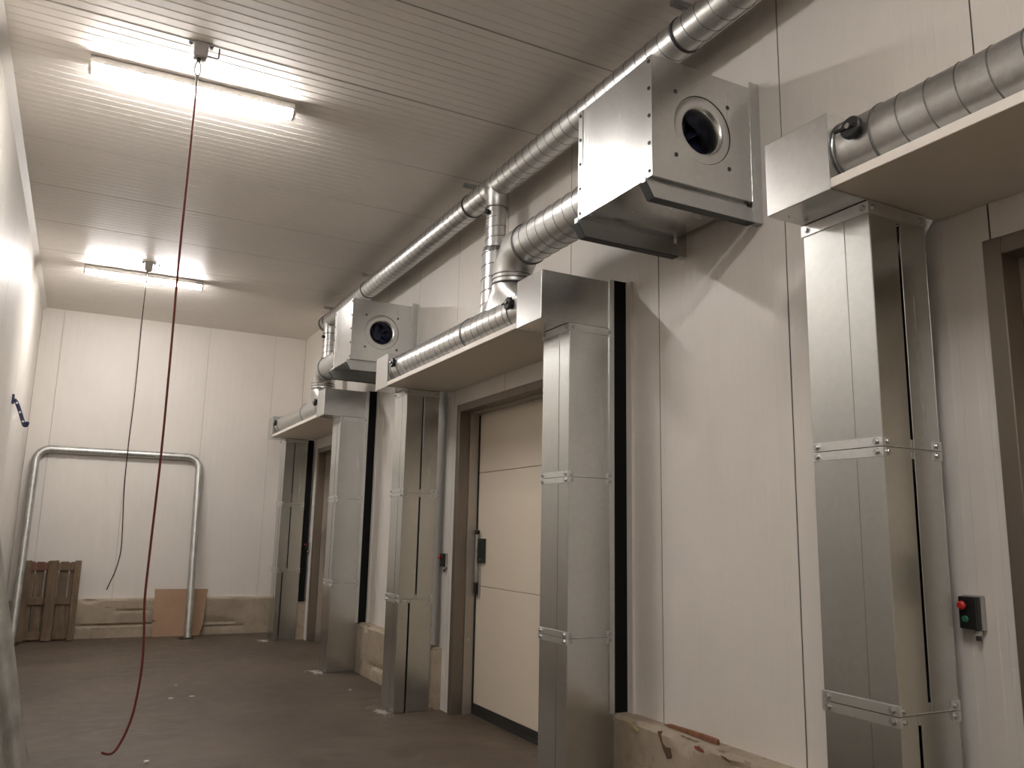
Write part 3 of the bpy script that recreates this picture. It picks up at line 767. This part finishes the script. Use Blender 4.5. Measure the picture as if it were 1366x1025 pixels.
for z0, z1, mt in ((0.02, 0.125, 'wood'), (0.47, 0.565, 'wood'), (0.915, 1.02, 'redwood')):
    pplank('cross_board', px0+0.005, -0.23, 0.068, 0.088, z0, z1, mt)
    pplank('cross_board', -0.228, px1-0.005, 0.068, 0.088, z0, z1)
    for a, b in ((px0, px0+0.075), (-0.285, -0.175), (px1-0.078, px1)):
        pplank('block', a+0.003, b-0.003, 0.021, 0.067, z0, z1)
for a, b in ((px0, -0.455), (-0.437, -0.335), (-0.312, -0.18), (-0.152, -0.048), (-0.024, px1)):
    pplank('deck_board', a, b, 0.089, 0.108, 0.0, ph-0.01)

# brown hardboard sheet, right edge broken away
HBD = [(1.085, 0.0), (1.715, 0.0), (1.70, 0.035), (1.725, 0.075), (1.748, 0.16), (1.758, 0.30), (1.772, 0.46), (1.79, 0.655), (1.07, 0.66), (1.075, 0.50), (1.07, 0.36), (1.088, 0.345), (1.068, 0.33), (1.066, 0.235), (1.12, 0.215), (1.066, 0.20), (1.064, 0.10), (1.085, 0.09), (1.07, 0.07)]
lean = math.atan2(0.10, 0.53)
hm = MB().prism(HBD[::-1], lambda u, v, h: (u, 12.888+v*math.sin(lean)+h*math.cos(lean), 0.002+v*math.cos(lean)-h*math.sin(lean)+0.002), 0.010, 0.0)
hb = hm.build('hardboard_sheet', M['hardboard'])
tag(recentre(hb), 'brown hardboard sheet with broken edges leaning on the back kerb behind the hoop leg', 'board')

# ------------------------------------------------------------------ small things
# splinter of wood on the kerb
sp = MB()
rr = []
for s_, wv in ((0.0, 0.004), (0.06, 0.018), (0.25, 0.024), (0.40, 0.026), (0.45, 0.024)):
    yy = 3.815-s_; cx_ = 2.968-s_*0.03
    rr.append([(cx_-wv/2, yy, KZ+0.003), (cx_+wv/2, yy, KZ+0.003), (cx_+wv*0.4, yy+0.004, KZ+0.003+wv*0.9), (cx_-wv*0.4, yy-0.004, KZ+0.003+wv*0.8)])
sp.rings(rr[::-1], True, True, False)
o = sp.build('wood_splinter', M['splinter']); tag(recentre(o), 'long brown wood splinter lying on the kerb beside the near column', 'wood')
# blue lever on the left wall
BV = thing('wall_lever', (XL, 10.0, 2.56), 'dark blue hooked lever on the left wall above the hoop', 'lever')
MB().box(XL+0.001, XL+0.02, 9.96, 10.04, 2.78, 2.88).build('wall_plate', M['blue'], BV, 0.003)
MB().tube(catmull([(XL+0.02, 10.0, 2.83), (-0.70, 10.0, 2.79), (-0.655, 10.0, 2.68), (-0.625, 10.0, 2.60), (-0.61, 10.0, 2.565), (-0.59, 10.0, 2.565), (-0.582, 10.0, 2.60)], 5), 0.019, 10).build('arm', M['blue'], BV)
for i in range(3):
    q = Vector((-0.70, 9.98, 2.79)).lerp(Vector((-0.625, 9.98, 2.60)), i/2)
    bolt(BV, q, (0, -1, 0), 0.008, 0.008)
# pale residue crusts at the feet of the columns
def crust(x, y, rx_, ry_, seed, label):
    rnd = random.Random(seed); m_ = MB(); n = 40; rings_ = []
    rad = [rnd.uniform(0.35, 1.0) for _ in range(n)]
    for f_, h in ((1.0, 0.0), (0.75, 0.003), (0.45, 0.006), (0.15, 0.007)):
        rings_.append([(x+rx_*rad[i]*f_*math.cos(2*PI*i/n), y+ry_*rad[i]*f_*math.sin(2*PI*i/n), 0.0005+h*rnd.uniform(0.3, 1.3)*(1 if h else 0)) for i in range(n)])
    m_.rings(rings_, False, True)
    for k in range(26):                                    # crumbs thrown around the patch
        a = rnd.uniform(0, 2*PI); q = rnd.uniform(0.6, 1.7); s_ = rnd.uniform(0.003, 0.009)
        cx_, cy_ = x+rx_*q*math.cos(a), y+ry_*q*math.sin(a)
        if cx_ > 2.55: continue
        m_.add([(cx_-s_, cy_-s_, 0.0005), (cx_+s_, cy_-s_*0.7, 0.0005), (cx_+s_*0.2, cy_+s_, 0.0005), (cx_, cy_, s_*0.8)], [(0, 1, 3), (1, 2, 3), (2, 0, 3)])
    o = m_.build('residue_crust', M['residue'], None, 0, 60)
    return tag(recentre(o), label, 'residue', 'pale crusts at the column feet')
crust(2.49, 7.12, 0.065, 0.16, 1, 'pale crust on the floor at the slotted column left of the middle door')
crust(2.48, 9.30, 0.07, 0.20, 2, 'pale crust on the floor at the far column with the black strip')
crust(2.46, 12.08, 0.085, 0.16, 3, 'pale crust on the floor at the foot of the farthest column')
chips = [(0.561, 6.227, 0.017, 'white chip lying alone on the floor at the bottom of the photo'),
         (0.912, 8.376, 0.022, 'flat pale flake, left one of a pair on the open floor'),
         (1.095, 8.40, 0.022, 'flat pale flake, right one of a pair on the open floor'),
         (1.018, 9.02, 0.015, 'small pale flake behind the pair on the open floor'),
         (2.52, 8.15, 0.014, 'white chip on the floor beside the kerb between the two middle columns')]
for i, (x, y, r_, lab) in enumerate(chips):
    rnd = random.Random(40+i); n = 7
    a = [(x+r_*rnd.uniform(.6, 1)*math.cos(2*PI*j/n)*1.3, y+r_*rnd.uniform(.6, 1.1)*math.sin(2*PI*j/n)) for j in range(n)]
    m_ = MB().prism(a, lambda u, v, h: (u, v, h), 0.0005, 0.014 if i in (0, 4) else 0.004)
    tag(recentre(m_.build('floor_chip', M['chip'], None, 0.001)), lab, 'chip', 'pale chips on the floor')
